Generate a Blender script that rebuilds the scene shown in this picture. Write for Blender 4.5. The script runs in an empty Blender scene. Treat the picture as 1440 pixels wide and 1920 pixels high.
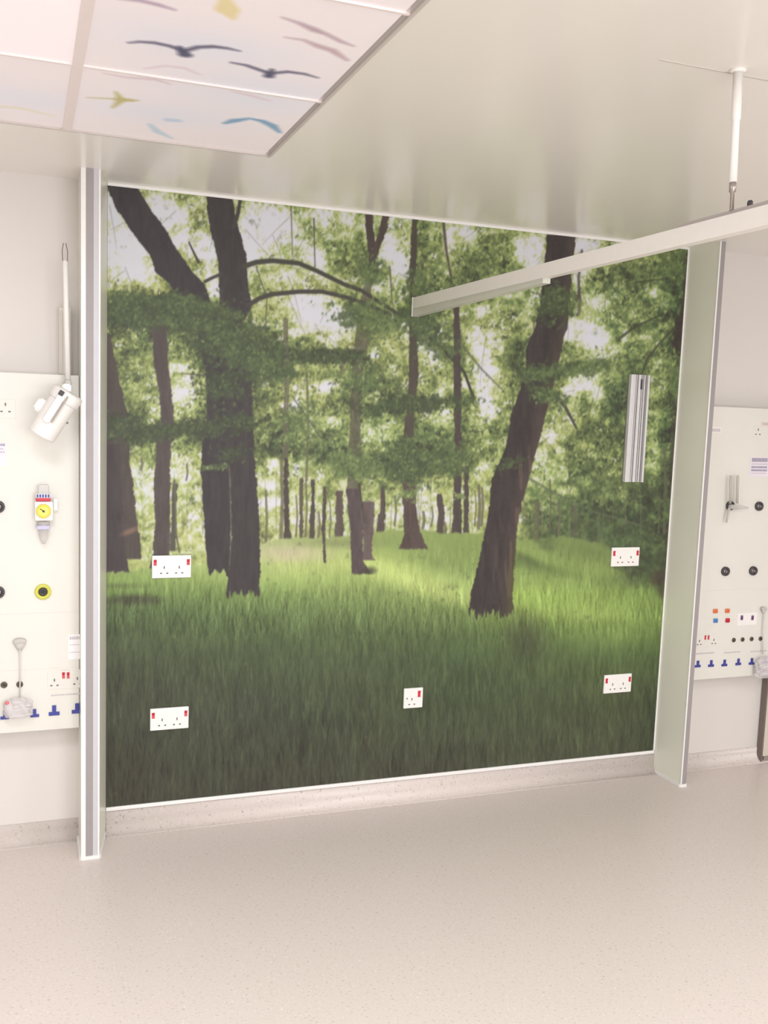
import bpy, bmesh, math
import numpy as np
from mathutils import Vector, Matrix

# ------------------------------------------------------------------ camera, world, lights
scn = bpy.context.scene
COL = scn.collection
CAMP = np.array([-0.2866, -3.6368, 1.6284])
YAW, PITCH, ROLL, FPX = 0.3547, 0.1140, 0.0351, 1804.87
CX, CY = 720-12.43, 960+21.28     # optical centre in the 1440x1920 frame
_f = np.array([math.sin(YAW)*math.cos(PITCH), math.cos(YAW)*math.cos(PITCH), -math.sin(PITCH)])
_r = np.cross(_f, [0, 0, 1]); _r /= np.linalg.norm(_r)
_u = np.cross(_r, _f)
_r2 = math.cos(ROLL)*_r + math.sin(ROLL)*_u
_u2 = -math.sin(ROLL)*_r + math.cos(ROLL)*_u
cam = bpy.data.cameras.new('camera'); cam_o = bpy.data.objects.new('camera', cam); COL.objects.link(cam_o)
cam.sensor_fit = 'VERTICAL'; cam.sensor_height = 24; cam.lens = 24*FPX/1920
cam.shift_x, cam.shift_y = (720-CX)/1920, (CY-960)/1920
cam.clip_start = 0.05
M = Matrix(((_r2[0], _u2[0], -_f[0], CAMP[0]), (_r2[1], _u2[1], -_f[1], CAMP[1]), (_r2[2], _u2[2], -_f[2], CAMP[2]), (0, 0, 0, 1)))
cam_o.matrix_world = M
scn.camera = cam_o

w = bpy.data.worlds.new('world'); scn.world = w; w.use_nodes = True
w.node_tree.nodes['Background'].inputs[0].default_value = (1, .97, .92, 1)
w.node_tree.nodes['Background'].inputs[1].default_value = .3
scn.view_settings.view_transform = 'Standard'; scn.view_settings.look = 'None'
scn.view_settings.gamma = 1; scn.view_settings.use_curve_mapping = False
scn.view_settings.exposure = 0.08

CEIL = 2.4017      # ceiling height
LIGHTS = [(-0.46, -2.10, 26), (2.3, -2.6, 16), (0.75, -3.9, 22), (-1.9, -3.4, 12), (3.4, -4.2, 18), (-0.5, -4.9, 12)]
for i, (x, y, p) in enumerate(LIGHTS):
    l = bpy.data.lights.new('panel_light', 'AREA'); l.shape = 'SQUARE'; l.size = .56; l.energy = p; l.color = (.95, .975, 1)
    lo = bpy.data.objects.new('panel_light', l); COL.objects.link(lo); lo.location = (x, y, CEIL-.025)
# added fill light on the unseen far side, softening shadows and lifting walls
l = bpy.data.lights.new('fill_light', 'AREA'); l.shape = 'RECTANGLE'; l.size = 3.4; l.size_y = 1.5; l.energy = 128; l.color = (.94, .97, 1)
lo = bpy.data.objects.new('fill_light', l); COL.objects.link(lo); lo.location = (0.8, -6.85, 1.45); lo.rotation_euler = (math.pi/2, 0, 0)


def ray(u, v):
    return (u-CX)/FPX*_r2 - (v-CY)/FPX*_u2 + _f
def at(u, v, Y=0.0):
    """the point of the plane y = Y that the photograph shows at pixel (u, v)"""
    d = ray(u, v); t = (Y-CAMP[1])/d[1]
    return Vector(CAMP + t*d)
def atz(u, v, Z):
    d = ray(u, v); t = (Z-CAMP[2])/d[2]
    return Vector(CAMP + t*d)

# ------------------------------------------------------------------ helpers
def lin(c):
    c = np.asarray(c, float)/255
    return np.where(c <= .04045, c/12.92, ((c+.055)/1.055)**2.4)
def mat(name, rgb, rough=.5, metal=0., spec=.5, alpha=1., trans=0., noise=None, emit=None, coat=0.):
    m = bpy.data.materials.new(name); m.use_nodes = True
    b = m.node_tree.nodes['Principled BSDF']
    c = (*[float(q) for q in lin(rgb)], 1)
    b.inputs['Base Color'].default_value = c
    b.inputs['Roughness'].default_value = rough; b.inputs['Metallic'].default_value = metal
    b.inputs['Specular IOR Level'].default_value = spec; b.inputs['Alpha'].default_value = alpha
    b.inputs['Transmission Weight'].default_value = trans; b.inputs['Coat Weight'].default_value = coat
    nt = m.node_tree
    # a slight procedural unevenness in every material
    sc, am = noise or (40., .03)
    tc = nt.nodes.new('ShaderNodeTexCoord'); nz = nt.nodes.new('ShaderNodeTexNoise'); nz.inputs['Scale'].default_value = sc
    mx = nt.nodes.new('ShaderNodeMix'); mx.data_type = 'RGBA'
    mx.inputs['A'].default_value = tuple(q*(1-am) for q in c[:3])+(1,); mx.inputs['B'].default_value = tuple(min(1, q*(1+am)) for q in c[:3])+(1,)
    nt.links.new(tc.outputs['Object'], nz.inputs['Vector']); nt.links.new(nz.outputs['Fac'], mx.inputs['Factor'])
    nt.links.new(mx.outputs['Result'], b.inputs['Base Color'])
    if emit:
        b.inputs['Emission Color'].default_value = c; b.inputs['Emission Strength'].default_value = emit
    return m

def wloc(o):
    v = Vector((0, 0, 0))
    while o is not None: v += o.location; o = o.parent
    return v
class MB:
    def __init__(s): s.bm = bmesh.new(); s.mats = []
    def mi(s, m):
        if m not in s.mats: s.mats.append(m)
        return s.mats.index(m)
    def box(s, x0, x1, y0, y1, z0, z1, m=None, bev=0.):
        if bev:
            t = bmesh.new(); bmesh.ops.create_cube(t, size=1)
            for v in t.verts: v.co = Vector(((x0+x1)/2+v.co.x*(x1-x0), (y0+y1)/2+v.co.y*(y1-y0), (z0+z1)/2+v.co.z*(z1-z0)))
            bmesh.ops.bevel(t, geom=t.edges[:], offset=bev, segments=3, affect='EDGES', profile=.5)
            s._merge(t, m)
        else:
            c = [s.bm.verts.new((x, y, z)) for x in (x0, x1) for y in (y0, y1) for z in (z0, z1)]
            for f in ((0, 1, 3, 2), (4, 6, 7, 5), (0, 4, 5, 1), (2, 3, 7, 6), (0, 2, 6, 4), (1, 5, 7, 3)):
                q = s.bm.faces.new([c[i] for i in f]); q.material_index = s.mi(m)
        return s
    def _merge(s, t, m):
        i = s.mi(m); mp = {}
        for v in t.verts: mp[v] = s.bm.verts.new(v.co)
        for f in t.faces:
            q = s.bm.faces.new([mp[v] for v in f.verts]); q.material_index = i; q.smooth = f.smooth
        t.free()
    def prism(s, pts, axis, a0, a1, m=None, smooth=False):
        """pts: 2D outline; extruded along axis from a0 to a1 (axis 0,1,2)"""
        def P(p, a):
            return {0: (a, p[0], p[1]), 1: (p[0], a, p[1]), 2: (p[0], p[1], a)}[axis]
        A = [s.bm.verts.new(P(p, a0)) for p in pts]; B = [s.bm.verts.new(P(p, a1)) for p in pts]
        i = s.mi(m); n = len(pts)
        for k in range(n):
            q = s.bm.faces.new((A[k], A[(k+1) % n], B[(k+1) % n], B[k])); q.material_index = i; q.smooth = smooth
        for c in (A, B[::-1]):
            q = s.bm.faces.new(c); q.material_index = i
        return s
    def lathe(s, p0, p1, prof, m=None, seg=24, caps=True, sx=1., sy=1.):
        """prof: (t along p0->p1 in metres, radius)"""
        p0 = Vector(p0); d = (Vector(p1)-p0).normalized()
        a = d.orthogonal().normalized() if abs(d.z) > .99 or True else None
        a = d.cross(Vector((0, 0, 1))) if abs(d.z) < .95 else Vector((1, 0, 0))
        a.normalize(); b = d.cross(a).normalized(); i = s.mi(m); rings = []
        for t, r in prof:
            rings.append([s.bm.verts.new(p0+d*t+a*math.cos(k*2*math.pi/seg)*r*sx+b*math.sin(k*2*math.pi/seg)*r*sy) for k in range(seg)])
        for R0, R1 in zip(rings, rings[1:]):
            for k in range(seg):
                q = s.bm.faces.new((R0[k], R0[(k+1) % seg], R1[(k+1) % seg], R1[k])); q.material_index = i; q.smooth = True
        if caps:
            for R in (rings[0], rings[-1][::-1]):
                q = s.bm.faces.new(R); q.material_index = i
        return s
    def tube(s, pts, r, m=None, seg=10):
        pts = [Vector(p) for p in pts]; i = s.mi(m); rings = []
        for k, p in enumerate(pts):
            d = (pts[min(k+1, len(pts)-1)]-pts[max(k-1, 0)]).normalized()
            a = d.cross(Vector((0, 1, 0))) if abs(d.y) < .9 else d.cross(Vector((1, 0, 0)))
            a.normalize(); b = d.cross(a)
            rings.append([s.bm.verts.new(p+(a*math.cos(j*2*math.pi/seg)+b*math.sin(j*2*math.pi/seg))*r) for j in range(seg)])
        for R0, R1 in zip(rings, rings[1:]):
            for j in range(seg):
                q = s.bm.faces.new((R0[j], R0[(j+1) % seg], R1[(j+1) % seg], R1[j])); q.material_index = i; q.smooth = True
        for R in (rings[0], rings[-1][::-1]):
            q = s.bm.faces.new(R); q.material_index = i
        return s
    def build(s, name, parent=None, origin=None):
        bmesh.ops.recalc_face_normals(s.bm, faces=s.bm.faces[:])
        me = bpy.data.meshes.new(name)
        o = bpy.data.objects.new(name, me); COL.objects.link(o)
        if parent is not None:
            o.parent = parent; off = wloc(parent)
            for v in s.bm.verts: v.co -= off
        elif origin is not None:
            for v in s.bm.verts: v.co -= Vector(origin)
            o.location = origin
        s.bm.to_mesh(me); s.bm.free()
        for m in s.mats: me.materials.append(m)
        return o
def root(name, label, cat, loc, group=None):
    o = bpy.data.objects.new(name, None); COL.objects.link(o); o.location = loc; o.empty_display_size = .05
    o['label'] = label; o['category'] = cat
    if group: o['group'] = group
    return o
def tag(o, label, cat, group=None):
    o['label'] = label; o['category'] = cat
    if group: o['group'] = group
    return o
def struct(o): o['kind'] = 'structure'; return o

# ------------------------------------------------------------------ materials
WALL = mat('wall_paint', (222, 216, 211), .55, noise=(3, .02))
PANEL = mat('panel_enamel', (226, 223, 215), .38, noise=(4, .015))
CEILM = mat('ceiling_gloss', (246, 242, 236), .23, spec=.5, noise=(2, .015))
WHITE = mat('white_plastic', (240, 237, 233), .35)
OFFW = mat('fin_enamel', (236, 235, 222), .3, noise=(3, .02))
FINGREY = mat('bumper_grey', (158, 151, 151), .45)
FINEDGE = mat('fin_edge_pale', (200, 198, 202), .4)
TRIMW = mat('trim_white', (240, 238, 236), .3)
RED = mat('switch_red', (200, 40, 60), .4)
BLUE = mat('port_blue', (60, 66, 150), .4)
SKYB = mat('port_light_blue', (90, 140, 200), .4)
PURPLE = mat('port_purple', (120, 70, 130), .4)
ORANGE = mat('port_orange', (220, 130, 85), .4)
DARK = mat('dark_rubber', (58, 54, 56), .45)
JACK = mat('jack_olive', (98, 94, 80), .35, metal=.5)
SLOT = mat('slot_grey', (120, 112, 108), .6)
STEEL = mat('steel', (170, 162, 155), .35, metal=.8)
YEL = mat('gauge_yellow', (235, 210, 70), .4)
LIME = mat('outlet_lime', (206, 206, 84), .4)
PRINT = mat('print_grey', (196, 188, 192), .6)
PRINTD = mat('print_dark', (150, 142, 160), .6)
STICK = mat('sticker_lavender', (232, 224, 234), .5)
ALU = mat('rail_aluminium', (214, 212, 212), .35)
ALUD = mat('rail_groove', (140, 136, 138), .5)
CLEAR = mat('clear_plastic', (225, 222, 218), .15, alpha=.45)
BAGM = mat('bag_plastic', (236, 230, 232), .2, alpha=.42, noise=(60, .15))
GREYP = mat('grey_plastic', (196, 192, 186), .45)
RAILM = mat('rail_white', (236, 232, 226), .35)
GHOSTM = mat('ghost_translucent', (226, 226, 214), .4, alpha=.72)
TBAR = mat('tee_bar', (246, 234, 232), .4)
SEAM = mat('seam_line', (204, 196, 190), .7)  # colour of the thin lines along the ceiling joints
CREAM = mat('cabinet_cream', (214, 204, 190), .45)

# vinyl floor: beige with fine darker and lighter flecks
FLOOR = mat('vinyl_floor', (214, 204, 197), .33, spec=.4)
nt = FLOOR.node_tree; b = nt.nodes['Principled BSDF']
tc = nt.nodes.new('ShaderNodeTexCoord')
def fleck(scale, lo, hi, stretch):
    mp = nt.nodes.new('ShaderNodeMapping'); mp.inputs['Scale'].default_value = stretch
    n = nt.nodes.new('ShaderNodeTexNoise'); n.inputs['Scale'].default_value = scale; n.inputs['Detail'].default_value = 3
    r = nt.nodes.new('ShaderNodeMapRange'); r.inputs['From Min'].default_value = lo; r.inputs['From Max'].default_value = hi
    nt.links.new(tc.outputs['Object'], mp.inputs['Vector']); nt.links.new(mp.outputs['Vector'], n.inputs['Vector']); nt.links.new(n.outputs['Fac'], r.inputs['Value'])
    return r.outputs['Result']
m1 = nt.nodes.new('ShaderNodeMix'); m1.data_type = 'RGBA'
m1.inputs['A'].default_value = (*[float(q) for q in lin((219, 208, 202))], 1); m1.inputs['B'].default_value = (*[float(q) for q in lin((180, 168, 160))], 1)
nt.links.new(fleck(85, .60, .72, (1, 2.2, 1)), m1.inputs['Factor'])
m2 = nt.nodes.new('ShaderNodeMix'); m2.data_type = 'RGBA'; m2.inputs['B'].default_value = (*[float(q) for q in lin((228, 221, 214))], 1)
nt.links.new(m1.outputs['Result'], m2.inputs['A']); nt.links.new(fleck(70, .60, .70, (2, 1, 1)), m2.inputs['Factor'])
nt.links.new(m2.outputs['Result'], b.inputs['Base Color'])

def attr_mat(name, rough=.5, emit=0., spec=.3):
    m = bpy.data.materials.new(name); m.use_nodes = True; nt = m.node_tree; b = nt.nodes['Principled BSDF']
    a = nt.nodes.new('ShaderNodeAttribute'); a.attribute_name = 'print'
    nt.links.new(a.outputs['Color'], b.inputs['Base Color']); b.inputs['Roughness'].default_value = rough
    b.inputs['Specular IOR Level'].default_value = spec
    if emit:
        nt.links.new(a.outputs['Color'], b.inputs['Emission Color']); b.inputs['Emission Strength'].default_value = emit
    return m
def grid_mesh(name, X, Y, Z, rgb, m):
    """X, Y, Z: (nr, nc) vertex grids; rgb: (nr, nc, 3) linear colours"""
    nr, nc = X.shape
    me = bpy.data.meshes.new(name)
    me.vertices.add(nr*nc); me.vertices.foreach_set('co', np.stack([X, Y, Z], -1).astype(np.float32).ravel())
    i = np.arange((nr-1)*(nc-1)); r, c = i//(nc-1), i % (nc-1); a = r*nc+c
    q = np.stack([a, a+1, a+nc+1, a+nc], -1).astype(np.int32)
    me.loops.add(q.size); me.loops.foreach_set('vertex_index', q.ravel())
    me.polygons.add(len(q)); me.polygons.foreach_set('loop_start', np.arange(len(q), dtype=np.int32)*4)
    me.update(calc_edges=True)
    at_ = me.color_attributes.new('print', 'FLOAT_COLOR', 'POINT')
    at_.data.foreach_set('color', np.concatenate([rgb.reshape(-1, 3), np.ones((nr*nc, 1))], 1).astype(np.float32).ravel())
    me.materials.append(m)
    return me

# ------------------------------------------------------------------ room shell
XL, XR, YB = -3.2, 5.2, -7.0
struct(MB().box(XL, XR, YB, .0, -.1, 0, FLOOR).build('floor'))
# the plain plaster ceiling with a recess for the printed tiles: four slabs around the tile field
TX0, TX1, TY0, TY1 = -1.340, .429, -2.400, -.630
c = MB()
c.box(XL, XR, TY1, 0, CEIL, CEIL+.1, CEILM); c.box(TX1, XR, YB, TY1, CEIL, CEIL+.1, CEILM)
c.box(XL, TX0, YB, TY1, CEIL, CEIL+.1, CEILM); c.box(TX0, TX1, YB, TY0, CEIL, CEIL+.1, CEILM)
struct(c.build('ceiling'))
struct(MB().box(XL, XR, 0, .12, 0, CEIL+.1, WALL).build('wall_back'))
struct(MB().box(XL-.12, XL, YB, .12, 0, CEIL+.1, WALL).build('wall_left'))
struct(MB().box(XR, XR+.12, YB, .12, 0, CEIL+.1, WALL).build('wall_right'))
struct(MB().box(XL-.12, XR+.12, YB-.12, YB, 0, CEIL+.1, WALL).build('wall_front'))
W, ZT, ZB = 2.4791, 2.4017, .1051

def cove(x0, x1, top, name):
    pts = [(0, top), (-.004, top), (-.005, .045)]
    for k in range(1, 8):
        a = k/8*math.pi/2; pts.append((-.005-.04*(1-math.cos(a)), .045-.0435*math.sin(a)))
    pts += [(-.047, .0012), (-.047, 0), (0, 0)]
    o = MB().prism(pts, 0, x0, x1, FLOOR, True).build(name); struct(o)
    return o
cove(-.0, W, .0905, 'baseboard_back'); cove(XL, -.0976, .0755, 'baseboard_left'); cove(2.56, XR, .067, 'baseboard_right')
struct(MB().box(0, W, -.010, 0, .0905, ZB, TRIMW, .002).build('trim_1'))
struct(MB().box(W-.004, W+.003, -.006, 0, ZB, ZT, TRIMW).build('trim_2'))
struct(MB().box(0, W-.005, -.007, 0, ZT-.009, ZT, TRIMW).build('trim_3'))
# seam of the ceiling lining where the hanger rod meets it
struct(MB().box(1.0, XR, -1.806, -1.802, CEIL-.0012, CEIL, SEAM).build('trim_4'))
struct(MB().box(TX1-.002, TX1+.006, TY0, TY1+.004, CEIL-.003, CEIL+.004, SEAM).build('trim_5'))
struct(MB().box(TX0, TX1, TY1-.003, TY1+.004, CEIL-.002, CEIL+.004, SEAM).build('trim_6'))
# ------------------------------------------------------------------ the printed woodland mural
PX0, PY0, PW, PH = 190, 335, 1115, 1190
def paint_mural():
    """paints the printed picture of the wallpaper; returns (PH, PW, 3) display colours"""
    rng = np.random.default_rng(7)
    yy, xx = np.mgrid[0:PH, 0:PW].astype(np.float32); yy += PY0; xx += PX0
    def resize(g, sx, sy, ox=0., oy=0.):
        # smooth upsample of a coarse grid g to the picture; one cell = sx by sy pixels
        fx = (xx[0]-PX0)/sx+ox; fy = (yy[:, 0]-PY0)/sy+oy
        def W1(f, n):
            i = np.floor(f).astype(int); t = f-i; t = t*t*(3-2*t)
            return np.clip(i, 0, n-1), np.clip(i+1, 0, n-1), t
        a, b_, t = W1(fy, g.shape[0]); c_, d_, s = W1(fx, g.shape[1])
        top = g[a][:, c_]*(1-s)+g[a][:, d_]*s; bot = g[b_][:, c_]*(1-s)+g[b_][:, d_]*s
        return top*(1-t)[:, None]+bot*t[:, None]
    def noise(sx, sy):
        return resize(rng.random((int(PH/sy)+3, int(PW/sx)+3)).astype(np.float32)*2-1, sx, sy, rng.random(), rng.random())
    def leafy():
        n = noise(34, 26)*.30+noise(17, 14)*.42+noise(9, 9)*.52+noise(5, 6)*.50+noise(2.6, 3.6)*.30
        return n
    def ell(x, y, rx, ry, rot=0., soft=.5):
        c, s = math.cos(rot), math.sin(rot); dx, dy = xx-x, yy-y
        d = np.sqrt(((dx*c+dy*s)/rx)**2+((-dx*s+dy*c)/ry)**2)
        return np.clip((1+soft-d)/(2*soft), 0, 1)
    STOPS = np.array([-.1, .12, .30, .45, .60, .74, .86, .97, 1.1])
    RC = np.array([(68, 66, 62), (76, 79, 64), (90, 99, 74), (114, 124, 83), (142, 152, 97), (172, 182, 116), (188, 195, 146), (204, 205, 201), (208, 210, 218)], float)  # dark stops kept raised: lens haze is mixed into the print colours
    def ramp(v, hue):
        o = np.stack([np.interp(v, STOPS, RC[:, k]) for k in range(3)], -1)
        g = (np.clip(1-np.abs(v-.55)/.45, 0, 1)*hue)[..., None]
        return o+g*np.array([-10, 0, 2.])
    # ---- brightness of the canopy, 60 px cells from (200, 350): 0 dark foliage .. 1 open sky
    B = np.array([
     # 200  260  320  380  440  500  560  620  680  740  800  860  920  980 1040 1100 1160 1220 1280
     [ .75, .66, .60, .62, .66, .62, .58, .60, .60, .62, .58, .58, .62, .68, .84, .80, .58, .50, .42],  # 350
     [ .82, .80, .80, .70, .70, .84, .66, .66, .66, .80, .64, .60, .56, .74, .78, .84, .62, .52, .46],  # 410
     [ .84, .86, .78, .74, .76, .66, .68, .56, .54, .86, .62, .60, .56, .66, .70, .64, .56, .48, .40],  # 470
     [ .72, .62, .66, .64, .72, .72, .70, .60, .52, .56, .56, .52, .50, .60, .62, .62, .52, .50, .40],  # 530
     [ .38, .34, .40, .40, .56, .70, .88, .82, .60, .62, .54, .62, .66, .58, .48, .74, .58, .54, .36],  # 590
     [ .52, .48, .48, .36, .32, .40, .40, .50, .56, .58, .76, .52, .66, .56, .52, .80, .58, .54, .34],  # 650
     [ .56, .60, .70, .46, .34, .44, .62, .56, .52, .50, .62, .60, .74, .56, .50, .70, .48, .52, .38],  # 710
     [ .46, .58, .76, .50, .36, .56, .68, .64, .56, .46, .60, .50, .66, .50, .62, .56, .50, .50, .36],  # 770
     [ .26, .36, .46, .36, .30, .42, .50, .52, .70, .46, .40, .44, .54, .54, .66, .58, .50, .54, .36],  # 830
     [ .60, .74, .74, .66, .60, .66, .50, .48, .46, .42, .60, .66, .60, .60, .60, .54, .46, .52, .34],  # 890
     [ .66, .76, .76, .74, .72, .72, .74, .72, .72, .70, .74, .74, .70, .60, .54, .50, .44, .46, .30],  # 950
     [ .56, .66, .76, .76, .70, .70, .72, .70, .68, .64, .68, .70, .62, .54, .54, .50, .38, .38, .30],  # 1010
     [ .60, .64, .66, .66, .66, .66, .66, .64, .62, .60, .60, .60, .56, .52, .50, .44, .36, .32, .28]], np.float32)
    B = resize(B, 60, 60, -10/60., -15/60.)
    B += .035+.09*np.clip((520-yy)/90, 0, 1)*np.clip((760-xx)/160, 0, 1)+.05*np.clip((yy-860)/40, 0, 1)*np.clip((960-xx)/60, 0, 1)
    SKY = [(232, 470, 34, 55, .5), (262, 515, 24, 16, .2), (214, 388, 14, 22, 0), (320, 405, 26, 18, .3), (300, 395, 12, 18, 0), (360, 450, 34, 14, .1), (390, 470, 16, 22, 0), (396, 520, 14, 14, 0), (400, 545, 10, 18, 0),
           (492, 440, 42, 42, .2), (524, 420, 20, 26, 0), (470, 470, 12, 20, 0), (600, 400, 26, 18, 0), (588, 480, 14, 26, 0), (602, 498, 10, 24, 0), (650, 410, 14, 14, 0),
           (735, 478, 22, 38, -.55), (756, 505, 16, 14, 0), (690, 440, 8, 26, 0), (600, 590, 46, 30, .4), (640, 610, 24, 24, 0), (572, 565, 20, 12, 0), (552, 625, 24, 8, 0), (620, 640, 14, 10, 0), (530, 640, 20, 8, .1),
           (806, 655, 14, 26, -.3), (816, 740, 14, 10, 0), (800, 768, 10, 14, 0), (832, 780, 16, 24, 0), (888, 635, 12, 24, .1), (905, 655, 16, 18, 0), (612, 725, 20, 11, 0), (700, 666, 8, 6, 0), (860, 725, 26, 10, 0),
           (905, 720, 14, 44, 0), (920, 690, 10, 20, 0), (915, 760, 12, 26, 0), (1003, 475, 14, 36, 0), (980, 470, 10, 18, 0), (1082, 470, 16, 26, 0), (1088, 515, 16, 22, 0), (1105, 455, 24, 14, 0), (1064, 626, 8, 18, 0),
           (1100, 625, 34, 20, .3), (1130, 650, 26, 20, .5), (1170, 625, 8, 16, 0), (1120, 568, 14, 12, 0), (1225, 545, 10, 10, 0), (1090, 718, 30, 16, -.3), (1062, 745, 16, 16, 0), (1118, 735, 14, 20, 0), (1112, 775, 12, 10, 0),
           (360, 715, 24, 18, 0), (348, 745, 22, 24, 0), (340, 690, 26, 8, 0), (560, 455, 16, 8, 0), (258, 620, 16, 9, 0), (240, 610, 10, 6, 0), (495, 715, 12, 14, 0), (540, 760, 20, 7, 0), (628, 792, 10, 8, 0), (545, 770, 12, 10, 0),
           (870, 440, 26, 22, 0), (840, 450, 10, 30, 0), (905, 585, 12, 10, 0), (700, 540, 18, 14, 0), (350, 898, 10, 8, 0), (505, 910, 16, 10, 0), (500, 940, 24, 8, 0), (510, 870, 12, 8, 0), (905, 870, 10, 8, 0), (1065, 920, 16, 8, 0), (960, 960, 8, 8, 0)]
    for x, y, rx, ry, a in SKY: B += .33*ell(x, y, rx*1.08, ry*1.08, a, .5)
    LITE = [(600, 720, 60, 30), (560, 740, 50, 24), (700, 810, 44, 34), (500, 800, 24, 30), (260, 720, 22, 26), (560, 880, 60, 20), (620, 905, 50, 16), (1030, 850, 34, 44), (1015, 900, 24, 30), (1225, 790, 20, 60), (1225, 860, 16, 40), (760, 620, 18, 40), (985, 600, 16, 26), (1290, 480, 20, 40),
            (470, 420, 14, 30), (520, 520, 50, 14), (670, 590, 16, 18), (740, 690, 18, 20), (880, 700, 18, 30), (1060, 790, 30, 20), (1040, 490, 20, 10), (930, 620, 14, 30), (1240, 690, 26, 30), (800, 950, 24, 40), (350, 860, 36, 26), (260, 880, 20, 46), (735, 960, 16, 34)]
    for x, y, rx, ry in LITE: B += .13*ell(x, y, rx, ry, 0, .6)
    DARKS = [(300, 585, 110, 26, .05), (250, 600, 60, 26, 0), (410, 640, 70, 40, .4), (480, 670, 60, 30, .2), (610, 665, 70, 12, .02), (300, 800, 100, 14, -.05), (460, 790, 60, 60, 0), (770, 745, 100, 14, -.08), (770, 860, 60, 32, 0), (600, 850, 50, 16, .1), (700, 870, 60, 16, .1), (540, 780, 12, 60, 0), (860, 870, 40, 22, 0),
             (230, 760, 34, 60, 0), (220, 830, 30, 26, 0), (560, 700, 70, 14, .2), (640, 760, 50, 16, .2), (830, 650, 60, 12, .8), (1010, 710, 60, 24, -.2), (1130, 800, 60, 34, .5), (1090, 870, 50, 24, .4), (1150, 750, 40, 26, .3), (1210, 610, 60, 10, -.4), (1130, 950, 80, 20, .45), (1230, 960, 40, 70, 0), (1180, 520, 60, 16, 0),
             (800, 560, 50, 22, .2), (700, 600, 30, 16, 0), (560, 380, 60, 16, 0), (860, 530, 70, 14, -.1), (790, 420, 14, 60, 0), (1270, 600, 14, 130, 0.05), (1250, 880, 14, 140, .05), (960, 660, 20, 40, 0), (520, 840, 30, 22, 0), (1010, 985, 30, 50, -.3), (1120, 990, 70, 30, .2), (900, 480, 40, 30, 0)]
    for x, y, rx, ry, a in DARKS: B -= .17*ell(x, y, rx, ry, a, .6)
    hue = np.clip(.35+noise(120, 90)*.5+noise(30, 26)*.3+(xx-600)/1600, -.4, 1.4)
    n = leafy()
    LF = [np.roll(n, (37, 91), (0, 1)), leafy(), leafy()]
    amp = np.where(yy > 880, .22, .31)*np.clip((1060-yy)/60*.5+.5, .3, 1)
    img = ramp(B+n*amp, hue)
    # leaves: small tilted blades of colour stamped one over another
    KER = []
    for q in range(48):
        a_, L_, w_ = rng.uniform(0, math.pi), rng.uniform(2.4, 5.6), rng.uniform(1.4, 3.0); ky, kx_ = np.mgrid[-7:8, -7:8]
        du, dv = kx_*math.cos(a_)+ky*math.sin(a_), -kx_*math.sin(a_)+ky*math.cos(a_)
        KER.append(np.clip((1.15-np.sqrt((du/L_)**2+(dv/w_)**2))*1.5, 0, 1)[..., None])
    def leaf(x, y, c, a):
        j, i = int(x)-PX0, int(y)-PY0
        if 7 <= i < PH-8 and 7 <= j < PW-8:
            k_ = KER[rng.integers(48)]*a; img[i-7:i+8, j-7:j+8] = img[i-7:i+8, j-7:j+8]*(1-k_)+c*k_
    def ramp1(v, h):
        o = np.array([np.interp(v, STOPS, RC[:, k]) for k in range(3)]); return o+max(0, 1-abs(v-.55)/.45)*h*np.array([-10, 0, 2.])
    clump = noise(30, 20)*.55+noise(15, 11)*.6+noise(8, 7)*.3
    for _ in range(34000):
        x, y = rng.uniform(196, 1296), rng.uniform(338, 1050)
        i, j = int(y)-PY0, int(x)-PX0; b0 = B[i, j]; cl = clump[i, j]
        v = b0+cl*.46+rng.normal(0, .10)
        if y > 900 and abs(v-b0) < .1: continue
        leaf(x, y, ramp1(v, hue[i, j]), .8 if y < 900 else .55)

    def poly_mask(rows, soft=1.2):
        ys = [r[0] for r in rows]; e1, e2 = np.repeat(rng.normal(0, .5, (2, PH//5+2)), 5, 1)[:, :PH]+np.repeat(rng.normal(0, .6, (2, PH//17+2)), 17, 1)[:, :PH]
        xl = np.interp(yy[:, 0], ys, [r[1] for r in rows])+e1; xr = np.interp(yy[:, 0], ys, [r[2] for r in rows])+e2
        m = np.clip((xx-xl[:, None])/soft+.5, 0, 1)*np.clip((xr[:, None]-xx)/soft+.5, 0, 1)
        m *= np.clip(yy-ys[0]+.5, 0, 1)*np.clip(ys[-1]-yy+.5, 0, 1)
        t = (xx-xl[:, None])/np.maximum(xr-xl, 1)[:, None]
        return m, t
    bark = noise(4, 22)*.6+noise(9, 40)*.5+noise(3, 5)*.35
    def put(m, c):
        img[:] = img*(1-m[..., None])+np.asarray(c, float)*m[..., None]
    def trunk(rows, c=(82, 75, 76), lite=0., amp=5., a=1.):
        m, t = poly_mask(rows)
        col = np.asarray(c, float)+bark[..., None]*amp+np.clip(t-.55, 0, 1)[..., None]*lite*np.array([60, 42, 30.])
        put(m*a, col)
    def branch(pts, w0, w1, c=(84, 80, 76), a=1.):
        m = np.zeros((PH, PW), np.float32); L = len(pts)-1
        for k in range(L):
            (x0, y0), (x1, y1) = pts[k], pts[k+1]; pad = 12
            i0, i1 = int(max(0, min(y0, y1)-PY0-pad)), int(min(PH, max(y0, y1)-PY0+pad)); j0, j1 = int(max(0, min(x0, x1)-PX0-pad)), int(min(PW, max(x0, x1)-PX0+pad))
            X, Y = xx[i0:i1, j0:j1], yy[i0:i1, j0:j1]; dx, dy = x1-x0, y1-y0
            t = np.clip(((X-x0)*dx+(Y-y0)*dy)/(dx*dx+dy*dy+1e-6), 0, 1)
            d = np.hypot(X-x0-t*dx, Y-y0-t*dy); ww = w0+(w1-w0)*(k+t)/L
            m[i0:i1, j0:j1] = np.maximum(m[i0:i1, j0:j1], np.clip(ww/2-d+.5, 0, 1))
        put(m*a, c)
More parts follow.
